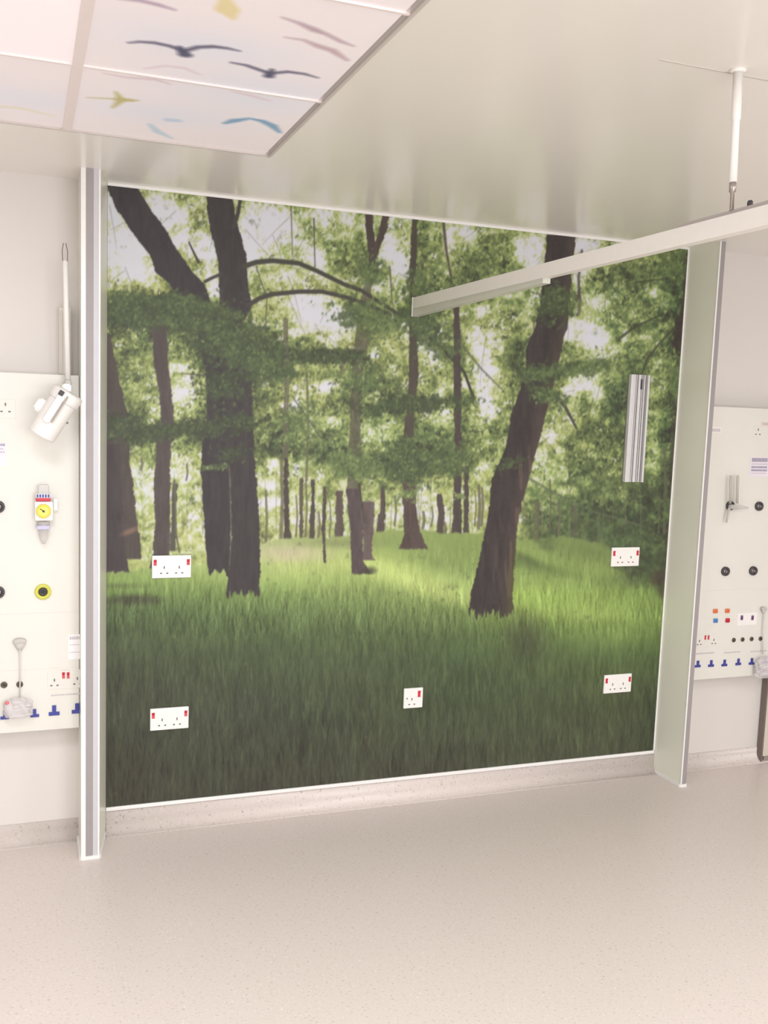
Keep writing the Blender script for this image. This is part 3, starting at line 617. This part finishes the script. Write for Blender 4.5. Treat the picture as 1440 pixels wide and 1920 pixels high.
# ribbed equipment rail on the mural
p0, p1 = at(1177, 702), at(1164, 903); z0, z1 = p1.z, p0.z; x0 = p0.x; wd = at(1212, 702).x-p0.x
r = root('equipment_rail', 'vertical ribbed grey aluminium rail fixed to the mural', 'wall rail', (x0+wd/2, 0, z0))
MB().box(x0, x0+wd, -.012, -.0035, z0, z1, ALUD).build('back_plate', r)
for a, b_, dp in ((0, .16, .030), (.20, .30, .024), (.36, .40, .020), (.46, .60, .022), (.66, .70, .020), (.74, .80, .024), (.90, 1., .030)):
    MB().box(x0+wd*a, x0+wd*b_, -dp, -.010, z0, z1, ALU, .001).build('rib', r)
pz = at(1197, 720); MB().box(pz.x-.004, pz.x+.004, -.0245, -.018, pz.z-.024, pz.z+.02, DARK).build('fixing_slot', r)

# ------------------------------------------------------------------ service panels
PY = -.10
def service_panel(x0, x1, z0, z1, seams, label):
    r = root('service_panel', label, 'service panel', ((x0+x1)/2, 0, z0), 'bedhead service panels')
    MB().box(x0, x1, PY, -.001, z0, z1, PANEL, .002).build('casing', r)
    for z in seams: MB().box(x0+.003, x1-.003, PY-.0006, PY+.002, z-.0008, z+.0008, SEAMP).build('panel_joint', r)
    return r
SEAMP = mat('panel_joint_pale', (222, 216, 206), .5)
LP = service_panel(-1.45, -.1015, .4575, 1.7220, [at(80, 1149, PY).z, at(80, 1254, PY).z], 'cream medical service panel on the wall left of the mural')
RP = service_panel(2.5615, 3.75, .4600, 1.7105, [at(1400, 1105, PY).z], 'cream medical service panel on the wall right of the mural')

def legend(pan, u0, u1, v, h=.006, n=9, m=PRINT):
    """a line of small unreadable print: a row of short strokes"""
    a, b_ = at(u0, v, PY), at(u1, v, PY); o = MB(); R_ = np.random.default_rng(int(u0*7+v)); x = a.x
    while x < b_.x:
        s_ = R_.uniform(.003, .007); t = (x-a.x)/(b_.x-a.x); z = a.z
        o.box(x, min(x+s_, b_.x), PY-.0005, PY+.001, z-h/2*R_.uniform(.6, 1), z+h/2*R_.uniform(.6, 1), m); x += s_+.0016
    o.build('printed_legend', pan)
legend(LP, 96, 150, 1304, .007); legend(LP, 114, 130, 1257, .004)
legend(RP, 1305, 1339, 1226, .008); legend(RP, 1357, 1388, 1224, .008); legend(RP, 1407, 1438, 1222, .008)

def on(u, v, d=0.): p = at(u, v, PY); return Vector((p.x, PY-d, p.z))
def gas_outlet(u, v, rad, ring, core, label, g_=None):
    c = on(u, v); r = root('gas_outlet', label, 'gas outlet', c, g_)
    MB().lathe(c+Vector((0, .002, 0)), c+Vector((0, -1, 0)), [(0, rad), (.010, rad), (.014, rad*.92), (.014, rad*.60), (.008, rad*.55)], ring, 32, False).build('collar', r)
    MB().lathe(c+Vector((0, .001, 0)), c+Vector((0, -1, 0)), [(0, rad*.6), (.008, rad*.6), (.011, rad*.42), (.011, rad*.2), (.004, rad*.16)], core, 24).build('valve_core', r)
    return r
BLK = mat('outlet_black', (70, 66, 68), .3); CHR = mat('outlet_chrome', (132, 128, 130), .2, metal=.9)
gas_outlet(80.5, 1109, .0275, LIME, DARK, 'lime yellow ringed gas outlet below the yellow suction gauge')
g1 = 'black ringed gas outlets at the left edge'
gas_outlet(-3, 950, .021, BLK, CHR, 'black ringed gas outlet cut by the left edge, beside the suction gauge', g1)
gas_outlet(-3, 1110, .021, BLK, CHR, 'black ringed gas outlet cut by the left edge, beside the lime outlet', g1)
g2 = 'black ringed gas outlets on the right panel'
for u, v, lb in ((1368, 948, 'black ringed gas outlet behind the clear flowmeter'), (1422, 949, 'black ringed gas outlet below the lavender notice'), (1359, 1071, 'black ringed gas outlet in the lower row nearer the fin'), (1411, 1070, 'black ringed gas outlet in the lower row nearer the right edge')):
    gas_outlet(u, v, .0215, BLK, CHR, lb, g2)

def jack(u, v, rad, label, g_):
    c = on(u, v); r = root('equipment_jack', label, 'jack socket', c, g_)
    MB().lathe(c+Vector((0, .001, 0)), c+Vector((0, -1, 0)), [(0, rad), (.004, rad), (.006, rad*.8), (.006, rad*.5), (.003, rad*.45)], JACK, 20, False).build('collar', r)
    MB().lathe(c+Vector((0, .001, 0)), c+Vector((0, -1, 0)), [(0, rad*.5), (.0035, rad*.5)], DARK, 16).build('jack_hole', r)
g3 = 'small dark jacks on the left panel'
jack(7.5, 1284, .0115, 'small dark jack at the left edge above the clear bag', g3); jack(37, 1283, .0115, 'small dark jack crossed by the pull cord', g3)
g4 = 'row of four small dark jacks on the right panel'
for u, v, lb in ((1375.5, 1200, 'first small dark jack in the row, nearest the right fin'), (1392, 1199, 'second small dark jack in the row from the right fin'), (1409, 1198, 'third small dark jack in the row from the right fin'), (1425.5, 1197.5, 'last small dark jack in the row, under the grey pull-cord cap')):
    jack(u, v, .0105, lb, g4)

def data_port(u, v, s, label, g_):
    c = on(u, v); r = root('data_port', label, 'data port', c, g_)
    MB().box(c.x-.0185*s, c.x+.0185*s, PY-.004, PY+.001, c.z-.018*s, c.z-.005*s, BLUE, .001).build('shutter_base', r)
    MB().box(c.x-.0068*s, c.x+.0068*s, PY-.005, PY+.001, c.z-.006*s, c.z+.019*s, BLUE, .001).build('latch_tab', r)
g5 = 'blue data ports on the left panel'
for u, v, s_, lb in ((9, 1341, .8, 'blue data port at the left edge behind the clear bag'), (65, 1337, .8, 'blue data port poking out right of the clear bag'), (101.5, 1332, 1, 'blue data port under the red switches, nearer the bag'), (144.5, 1328, 1, 'blue data port on the left panel beside the white fin')):
    data_port(u, v, s_, lb, g5)
g6 = 'row of blue data ports on the right panel'
for u, v, lb in ((1308, 1245, 'first blue data port from the right fin'), (1333, 1244, 'second blue data port from the right fin'), (1358, 1243, 'third blue data port from the right fin'), (1384, 1241, 'fourth blue data port from the right fin'), (1409, 1240, 'fifth blue data port, partly veiled by the clear bag'), (1434, 1238, 'last blue data port in the row, behind the clear bag')):
    data_port(u, v, .85, lb, g6)

def panel_socket(us, sw, label, s=1.):
    c = on(*sw[0]); r = root('power_socket', label, 'power socket', c)
    a, b_ = on(us[0][0], us[0][1]), on(us[1][0], us[1][1])
    r = MB().box(a.x-.024*s, b_.x+.024*s, PY-.0012, PY+.001, min(a.z, b_.z)-.024*s, on(*sw[0]).z+.018*s, PANEL, .0008).build('faceplate', r)
    for p in (a, b_): outlet(r, p.x, PY-.0012, p.z, .9*s)
    for u, v in sw: q = on(u, v); rocker(r, q.x, PY-.001, q.z, .0046*s, .011*s)
panel_socket([(102, 1280), (145, 1277)], [(119, 1266), (127.8, 1266)], 'white double socket with two red switches on the left service panel')
panel_socket([(1311, 1205), (1338, 1203)], [(1322, 1195), (1328, 1195)], 'white double socket with paired red switches on the right service panel', .85)
c = on(12, 765); r = root('power_socket', 'white three-pin outlet above the notice at the left edge', 'power socket', c)
r = MB().box(c.x-.04, c.x+.03, PY-.0012, PY+.001, c.z-.035, c.z+.03, PANEL, .0008).build('faceplate', r); outlet(r, c.x-.003, PY-.0012, c.z, 1.1)
c = on(1422, 810); r = root('power_socket', 'white three-pin outlet above the lavender notice on the right panel', 'power socket', c)
r = MB().box(c.x-.03, c.x+.04, PY-.0012, PY+.001, c.z-.03, c.z+.03, PANEL, .0008).build('faceplate', r); outlet(r, c.x-.003, PY-.0012, c.z, .95)

def port(u, v, w_, h_, m, label, name='coloured_port', cat='port', g_=None, core=None):
    c = on(u, v); r = root(name, label, cat, c, g_)
    MB().box(c.x-w_/2, c.x+w_/2, PY-.007, PY+.001, c.z-h_/2, c.z+h_/2, m, .0025).build('port_shell', r)
    MB().box(c.x-w_/3.4, c.x+w_/3.4, PY-.0076, PY-.006, c.z-h_/3.6, c.z+h_/5, core or DARK).build('port_opening', r)
g7 = 'coloured monitoring ports on the right panel'
OC = mat('port_orange_deep', (214, 96, 52), .4); BC = mat('port_blue_deep', (66, 112, 176), .4); RC2 = mat('port_red_deep', (168, 30, 44), .4)
port(1340.6, 1145.5, .024, .020, ORANGE, 'orange port above the light blue port', g_=g7, core=OC); port(1363, 1145, .024, .020, ORANGE, 'orange port above the red port', g_=g7, core=OC)
port(1341, 1163.5, .022, .020, SKYB, 'light blue port below an orange port', g_=g7, core=BC); port(1363.5, 1163, .022, .020, RED, 'red port below an orange port', g_=g7, core=RC2)
g8 = 'purple ports on a white plate'
for u, lb in ((1390, 'left one of the two small purple ports'), (1410, 'right one of the two small purple ports')):
    port(u, 1158, .011, .022, PURPLE, lb, 'purple_port', g_=g8)
a, b_ = on(1383, 1150), on(1418, 1171); tag(MB().box(a.x, b_.x, PY-.0014, PY+.001, b_.z, a.z, WHITE).build('port_plate', None, ((a.x+b_.x)/2, PY, b_.z)), 'small white plate around the two purple ports', 'plate')

# notices and stickers
def sticker(u0, v0, u1, v1, label, lines, m=STICK):
    a, b_ = on(u0, v0), on(u1, v1); r = root('notice_sticker', label, 'notice', ((a.x+b_.x)/2, PY, b_.z))
    MB().box(a.x, b_.x, PY-.0016, PY+.001, b_.z, a.z, m).build('paper', r)
    H = a.z-b_.z; Wd = b_.x-a.x; o = MB(); R_ = np.random.default_rng(int(u0+v0))
    for t, h_, mm in lines:
        x = a.x+Wd*.08
        while x < b_.x-Wd*.12:
            s_ = R_.uniform(.003, .007) if Wd > .04 else Wd*.8; o.box(x, x+s_, PY-.0021, PY-.0012, a.z-H*(t+h_), a.z-H*t, mm); x += s_+.002
    o.build('printed_text', r)
sticker(-30, 829, 12, 873, 'pale lavender notice at the left edge beside the lamp head', [(.05, .10, PRINTD), (.24, .07, PRINT), (.38, .07, PRINT)])
sticker(1407, 857, 1440, 894, 'lavender printed notice above the gas outlets on the right panel', [(.04, .20, PRINTD), (.32, .06, PRINT), (.46, .10, PRINTD), (.62, .10, PRINTD), (.80, .04, PRINT)])
sticker(1428, 791, 1452, 800, 'small pink label at the top right of the right panel', [(.2, .5, PRINT)], mat('label_pink', (226, 212, 206), .5))
sticker(1334, 800, 1352, 812, 'tiny faint label beside the grey strip of the right fin', [(.3, .5, PRINT)], mat('label_faint', (238, 230, 230), .5))
sticker(128, 1190, 158, 1235, 'faint white label above the socket on the left service panel', [(.08, .12, PRINT), (.4, .03, PRINT), (.7, .03, PRINT)], mat('label_white', (244, 240, 240), .5))

# suction regulator with yellow gauge
c = on(82, 958); r = root('suction_regulator', 'white suction regulator with a round yellow gauge', 'suction regulator', c)
def rbox(u0, v0, u1, v1, d0, d1, m, name, bev=.003, par=None):
    a, b_ = at(u0, v0, PY-d1), at(u1, v1, PY-d1); return MB().box(a.x, b_.x, PY-d1, PY-d0, b_.z, a.z, m, bev).build(name, par)
rbox(65, 940, 100, 977, .0, .050, WHITE, 'body', .006, r); rbox(71, 909, 92, 928, .01, .045, CLEAR, 'top_cap', .004, r)
bl = rbox(67, 926, 94, 934, .005, .052, WHITE, 'brand_plate', .001, r)
for k in range(5): rbox(68.5+k*5.2, 927, 72+k*5.2, 933, .051, .0535, BLUE, 'letter_mark', .0, r)
rbox(67, 934, 95, 939.5, .005, .053, RED, 'red_band', .001, r)
g0 = at(81.5, 958, PY-.050)
gg = MB().lathe(g0, g0+Vector((0, -1, 0)), [(0, .024), (.010, .024), (.012, .022), (.010, .020)], YEL, 32, True).build('gauge', r)
gd = MB().lathe(g0+Vector((0, -.009, 0)), g0+Vector((0, -1, 0)), [(0, .016), (.0035, .016)], mat('gauge_dial', (246, 226, 110), .4), 28).build('gauge_dial', gg)
MB().tube([g0+Vector((-.011, -.0135, .009)), g0+Vector((.004, -.0135, -.003))], .0012, DARK, 6).build('needle', gg)
MB().lathe(g0+Vector((0, -.0125, 0)), g0+Vector((0, -1, 0)), [(0, .004), (.004, .003)], DARK, 12).build('spindle', gg)
a = at(82, 977, PY-.03); b_ = at(82, 1020, PY-.03); L = a.z-b_.z
MB().lathe(a, b_, [(0, .020), (L*.3, .020), (L*.34, .017), (L*.75, .014), (L, .005)], CLEAR, 20).build('trap_jar', r)
rbox(69, 986, 93, 993, .012, .051, mat('band_lilac', (196, 192, 222), .4), 'jar_band', .002, r); rbox(100.5, 935, 108, 957, .02, .024, WHITE, 'tag', .001, r)

# clear flowmeter on the right panel
c = on(1380, 945); r = root('flowmeter', 'clear twin-tube flowmeter in front of a black gas outlet', 'flowmeter', c)
GL = mat('flow_glass', (196, 190, 180), .2, alpha=.6)
for u in (1370.5, 1383.5):
    a, b_ = at(u, 891, PY-.035), at(u-1.5, 944, PY-.035); L = (a-b_).length
    MB().lathe(a, b_, [(0, .003), (.004, .0062), (L, .0062)], GL, 14).build('glass_tube', r)
a, b_ = at(1368, 950, PY-.035), at(1402, 952, PY-.035); MB().lathe(a, b_, [(0, .008), (.025, .012), (.05, .010), ((b_-a).length, .005)], CLEAR, 16).build('manifold', r)
a, b_ = at(1368, 952, PY-.03), at(1362, 980, PY-.03); MB().lathe(a, b_, [(0, .007), ((b_-a).length, .004)], GREYP, 12).build('spout', r)
MB().lathe(on(1378, 951)+Vector((0, .001, 0)), on(1378, 951)+Vector((0, -1, 0)), [(0, .007), (.03, .007)], GREYP, 12).build('probe', r)

# nurse call pull cords with clear bags
def pull_cord(uc, vc, rad, vb, label):
    c = on(uc, vc); r = root('pull_cord', label, 'pull cord', c)
    a, b_ = at(uc, vc-rad*.45/.0017, PY-.02), at(uc, vc+12, PY-.02)
    MB().lathe(c+Vector((0, .001, rad*.5)), c+Vector((0, -1, rad*.5)), [(0, rad), (.014, rad), (.018, rad*.8)], GREYP, 24, True, 1, .55).build('wall_cap', r)
    MB().lathe(Vector((c.x, PY-.012, c.z+rad*.4)), Vector((c.x, PY-.012, c.z-1)), [(0, rad*.9), (rad*.9, rad*.5), (rad*1.3, rad*.2)], GREYP, 20, True, 1, .5).build('cord_guide', r)
    e = at(uc, vb, PY-.014); MB().tube([(c.x, PY-.014, c.z-rad*.6), (c.x+.001, PY-.015, (c.z+e.z)/2), (e.x, PY-.016, e.z)], .0026, mat('cord_grey', (214, 208, 204), .6), 8).build('cord', r)
pull_cord(37, 1208, .0225, 1312, 'grey pull-cord cap with its long pale cord on the left panel')
pull_cord(1429.5, 1144, .0165, 1226, 'small grey pull-cord cap with cord at the right edge')
def bag(u0, v0, u1, v1, label, seed, knot=None):
    R_ = np.random.default_rng(seed); a, b_ = at(u0, v0, PY-.03), at(u1, v1, PY-.03); n = 26; top, bot = [], []
    r = root('plastic_bag', label, 'bag', ((a.x+b_.x)/2, PY-.02, b_.z), 'crumpled clear bags on the pull cords')
    bm = bmesh.new(); bmesh.ops.create_icosphere(bm, subdivisions=4, radius=1)
    cx_, cz_, hx, hz = (a.x+b_.x)/2, (a.z+b_.z)/2, (b_.x-a.x)/2, (a.z-b_.z)/2
    ph = R_.uniform(0, 6, 8)
    for v in bm.verts:
        x, y, z = v.co
        wob = 1+.10*math.sin(7*x+5*z+ph[0])+.09*math.sin(11*z-6*y+ph[1])+.07*math.sin(17*x+9*y+ph[2])+.05*math.sin(23*z+19*x+ph[3])
        x2 = math.copysign(abs(x)**.55, x); z2 = math.copysign(abs(z)**.6, z)
        tap = 1-.45*max(0, z2)**2
        v.co = Vector((cx_+x2*hx*.92*wob*tap, PY-.030+y*.022*wob, cz_+z2*hz*(.85+.08*wob)))
    for f in bm.faces: f.smooth = True
    o = MB(); o.bm.free(); o.bm = bm; o.mats = [BAGM]; o.build('film', r)
    s_ = MB()
    for k in range(7):
        x = cx_+R_.uniform(-.7, .7)*hx; z = cz_+R_.uniform(-.6, .3)*hz
        s_.tube([(x-.012, PY-.048, z), (x, PY-.052, z+R_.uniform(.002, .008)), (x+.012, PY-.047, z+R_.uniform(-.006, .006))], .0014, WHITE, 6)
    s_.build('crease', r)
    if knot:
        u, v, m, nm = knot; p = at(u, v, PY-.05); MB().lathe(p+Vector((0, .01, -.004)), p+Vector((0, .01, 1)), [(0, .006), (.004, .009), (.010, .004)], m, 10).build(nm, r)
bag(4, 1308, 63, 1346, 'crumpled clear bag at the end of the left pull cord', 4, (13, 1320, mat('cap_pink', (232, 120, 128), .4), 'red_cap'))
bag(1417, 1230, 1449, 1272, 'crumpled lilac-tinted clear bag at the right edge', 9, (1436, 1258, mat('cap_lilac', (176, 140, 198), .4), 'purple_cap'))

# ------------------------------------------------------------------ examination lamp on its arm
LY = -.27
t0 = at(121.5, 490, -.15)
r = root('examination_lamp', 'white cylindrical examination lamp folded down on a vertical arm', 'lamp', (at(120, 700, -.15).x, 0, at(120, 700, -.15).z))
a, b_ = at(110, 576, -.03), at(134, 704, -.03)
MB().box(a.x, b_.x, -.035, -.0005, max(b_.z, 1.7235), a.z, mat('channel_white', (226, 219, 210), .45), .003).build('mounting_channel', r)
for du in (-7.5, 7.5):
    a, b_ = at(122+du, 582, -.04), at(124+du, 700, -.04); MB().box(a.x-.003, a.x+.003, -.045, -.033, b_.z, a.z, mat('channel_lip', (214, 206, 196), .45)).build('channel_lip', r)
a, b_ = at(122, 488, -.15), at(127.5, 724, -.15)
MB().lathe(a, b_, [(0, .006), (.004, .009), ((a-b_).length, .0095)], WHITE, 18).build('arm_tube', r)
for s_ in (-1, 1):
    q0, q1, q2 = at(122+s_*4.5, 490, -.15), at(121.5+s_*5, 470, -.15), at(121+s_*2.2, 456, -.15)
    MB().tube([q0, q1, q2], .0014, SLOT, 6).build('spring_fork', r)
z_ = at(127, 718, -.15); MB().lathe(Vector((z_.x, 0, z_.z)), Vector((z_.x, -1, z_.z)), [(PY*-1+.0005, .012), (.16, .012), (.165, .009)], GREYP, 16).build('pivot', r)
A_, B_ = at(121, 748, LY), at(77, 817, LY+.01); D = (B_-A_).normalized(); L = (B_-A_).length
MB().lathe(A_, B_, [(0, .044), (.004, .0455), (L-.006, .0455), (L, .0435), (L, .038), (L-.02, .034)], WHITE, 40).build('lamp_head', r)
MB().lathe(A_-D*.028, B_, [(0, .044), (.004, .052), (.036, .052), (.040, .047)], WHITE, 40).build('rear_cap', r)
side = Vector((D.z, 0, -D.x)).normalized()
def obox(c, ax, ay, az, hx, hy, hz, m, bev=.002):
    t = bmesh.new(); bmesh.ops.create_cube(t, size=2)
    for v in t.verts: v.co = Vector((v.co.x*hx, v.co.y*hy, v.co.z*hz))
    if bev: bmesh.ops.bevel(t, geom=t.edges[:], offset=bev, segments=2, affect='EDGES')
    for v in t.verts: v.co = c+ax*v.co.x+ay*v.co.y+az*v.co.z
    o = MB(); o._merge(t, m); return o
Yv = Vector((0, 1, 0))
hc = at(102, 764, LY-.05); obox(hc, D, Yv, side, .055, .007, .011, WHITE, .004).build('handle', r)
hs = at(115, 737, LY-.062); obox(hs, D, Yv, side, .0085, .003, .008, DARK, .001).build('handle_slot', r)
gr = at(112, 768, LY-.053); obox(gr, D, Yv, side, .050, .004, .0026, mat('groove_shade', (165, 156, 146), .6), 0).build('handle_shade', r)  # strip coloured as the shade band beside the handle, no cut groove
kn = at(76, 760, LY+.02); obox(kn, D, Yv, side, .022, .018, .016, WHITE, .006).build('side_knob', r)
sc = at(126, 793, PY+.001); MB().lathe(sc, sc+Vector((0, -1, 0)), [(0, .004), (.004, .003)], SLOT, 10).build('screw', r)
# yoke carrying the head from the pivot
yk = at(121, 738, LY+.05); obox((Vector((z_.x, -.17, z_.z))+yk)/2, Yv, Vector((1, 0, 0)), Vector((0, 0, 1)), .045, .014, .014, WHITE, .004).build('yoke', r)

# ------------------------------------------------------------------ overhead curtain rail and hanger rod
RX, RZ = 1.1738, 2.0897
r = root('curtain_rail', 'straight white overhead curtain rail running out from the mural', 'curtain rail', (RX, 0, RZ))
MB().box(RX, RX+.028, -3.4, -.004, RZ-.043, RZ, RAILM, .0015).build('track', r)
MB().prism([(-1.04, RZ-.043), (-1.04, RZ-.058), (-.008, RZ-.074), (-.008, RZ-.043)], 0, RX+.001, RX+.027, GHOSTM).build('track_ghost', r)  # added strip imitating the rail's blurred double image, no real part
MB().box(RX-.002, RX+.030, -.010, -.004, RZ-.074, RZ+.002, WHITE, .002).build('wall_bracket', r)
JG = mat('joiner_grey', (178, 170, 166), .45)
MB().box(RX+.006, RX+.030, -3.4, -1.66, RZ, RZ+.010, JG, .002).build('joiner', r)
bo = at(1398, 390, -1.9); MB().lathe(Vector((RX+.012, -1.90, RZ+.008)), Vector((RX+.012, -1.90, 3)), [(0, .006), (.010, .006), (.013, .004)], DARK, 10).build('bolt', r)
top = atz(1384, 131, CEIL); low = Vector((RX+.006, -1.850, RZ+.008)); r2 = root('hanger_rod', 'thin white rod hanging the curtain rail from the ceiling', 'hanger rod', top)
k1 = top.lerp(low, .80)
MB().lathe(top, low, [(0, .0105), ((top-low).length*.35, .0105), ((top-low).length*.36, .0085), ((top-low).length*.80, .0085)], WHITE, 16).build('sleeve', r2)
MB().lathe(k1, low, [(-.004, .0075), (.02, .0075), (.022, .0045), ((k1-low).length, .0045)], STEEL, 12).build('threaded_end', r2)
MB().lathe(top+Vector((0, 0, .0)), top+Vector((0, 0, -1)), [(0, .018), (.004, .018), (.006, .012)], CEILM, 20).build('ceiling_rose', r2)

# cabinet side at the right edge, standing on the floor below the panel
p = at(1427, 1412, -.035)
r = root('floor_cabinet', 'cream cabinet with a strip of painted shade at its side standing below the right panel', 'cabinet', (p.x+.25, -.03, 0))
zt = .457
MB().box(p.x+.008, p.x+.5, -.040, -.005, .03, zt, CREAM, .002).build('carcass', r)
MB().box(p.x, p.x+.008, -.038, -.006, .0, zt-.002, mat('side_shade', (120, 108, 102), .6)).build('shade_strip', r)  # dark strip standing for the shade at the cabinet's left side
MB().box(p.x+.02, p.x+.48, -.034, -.008, .0, .03, mat('plinth_grey', (150, 140, 132), .6)).build('plinth', r)
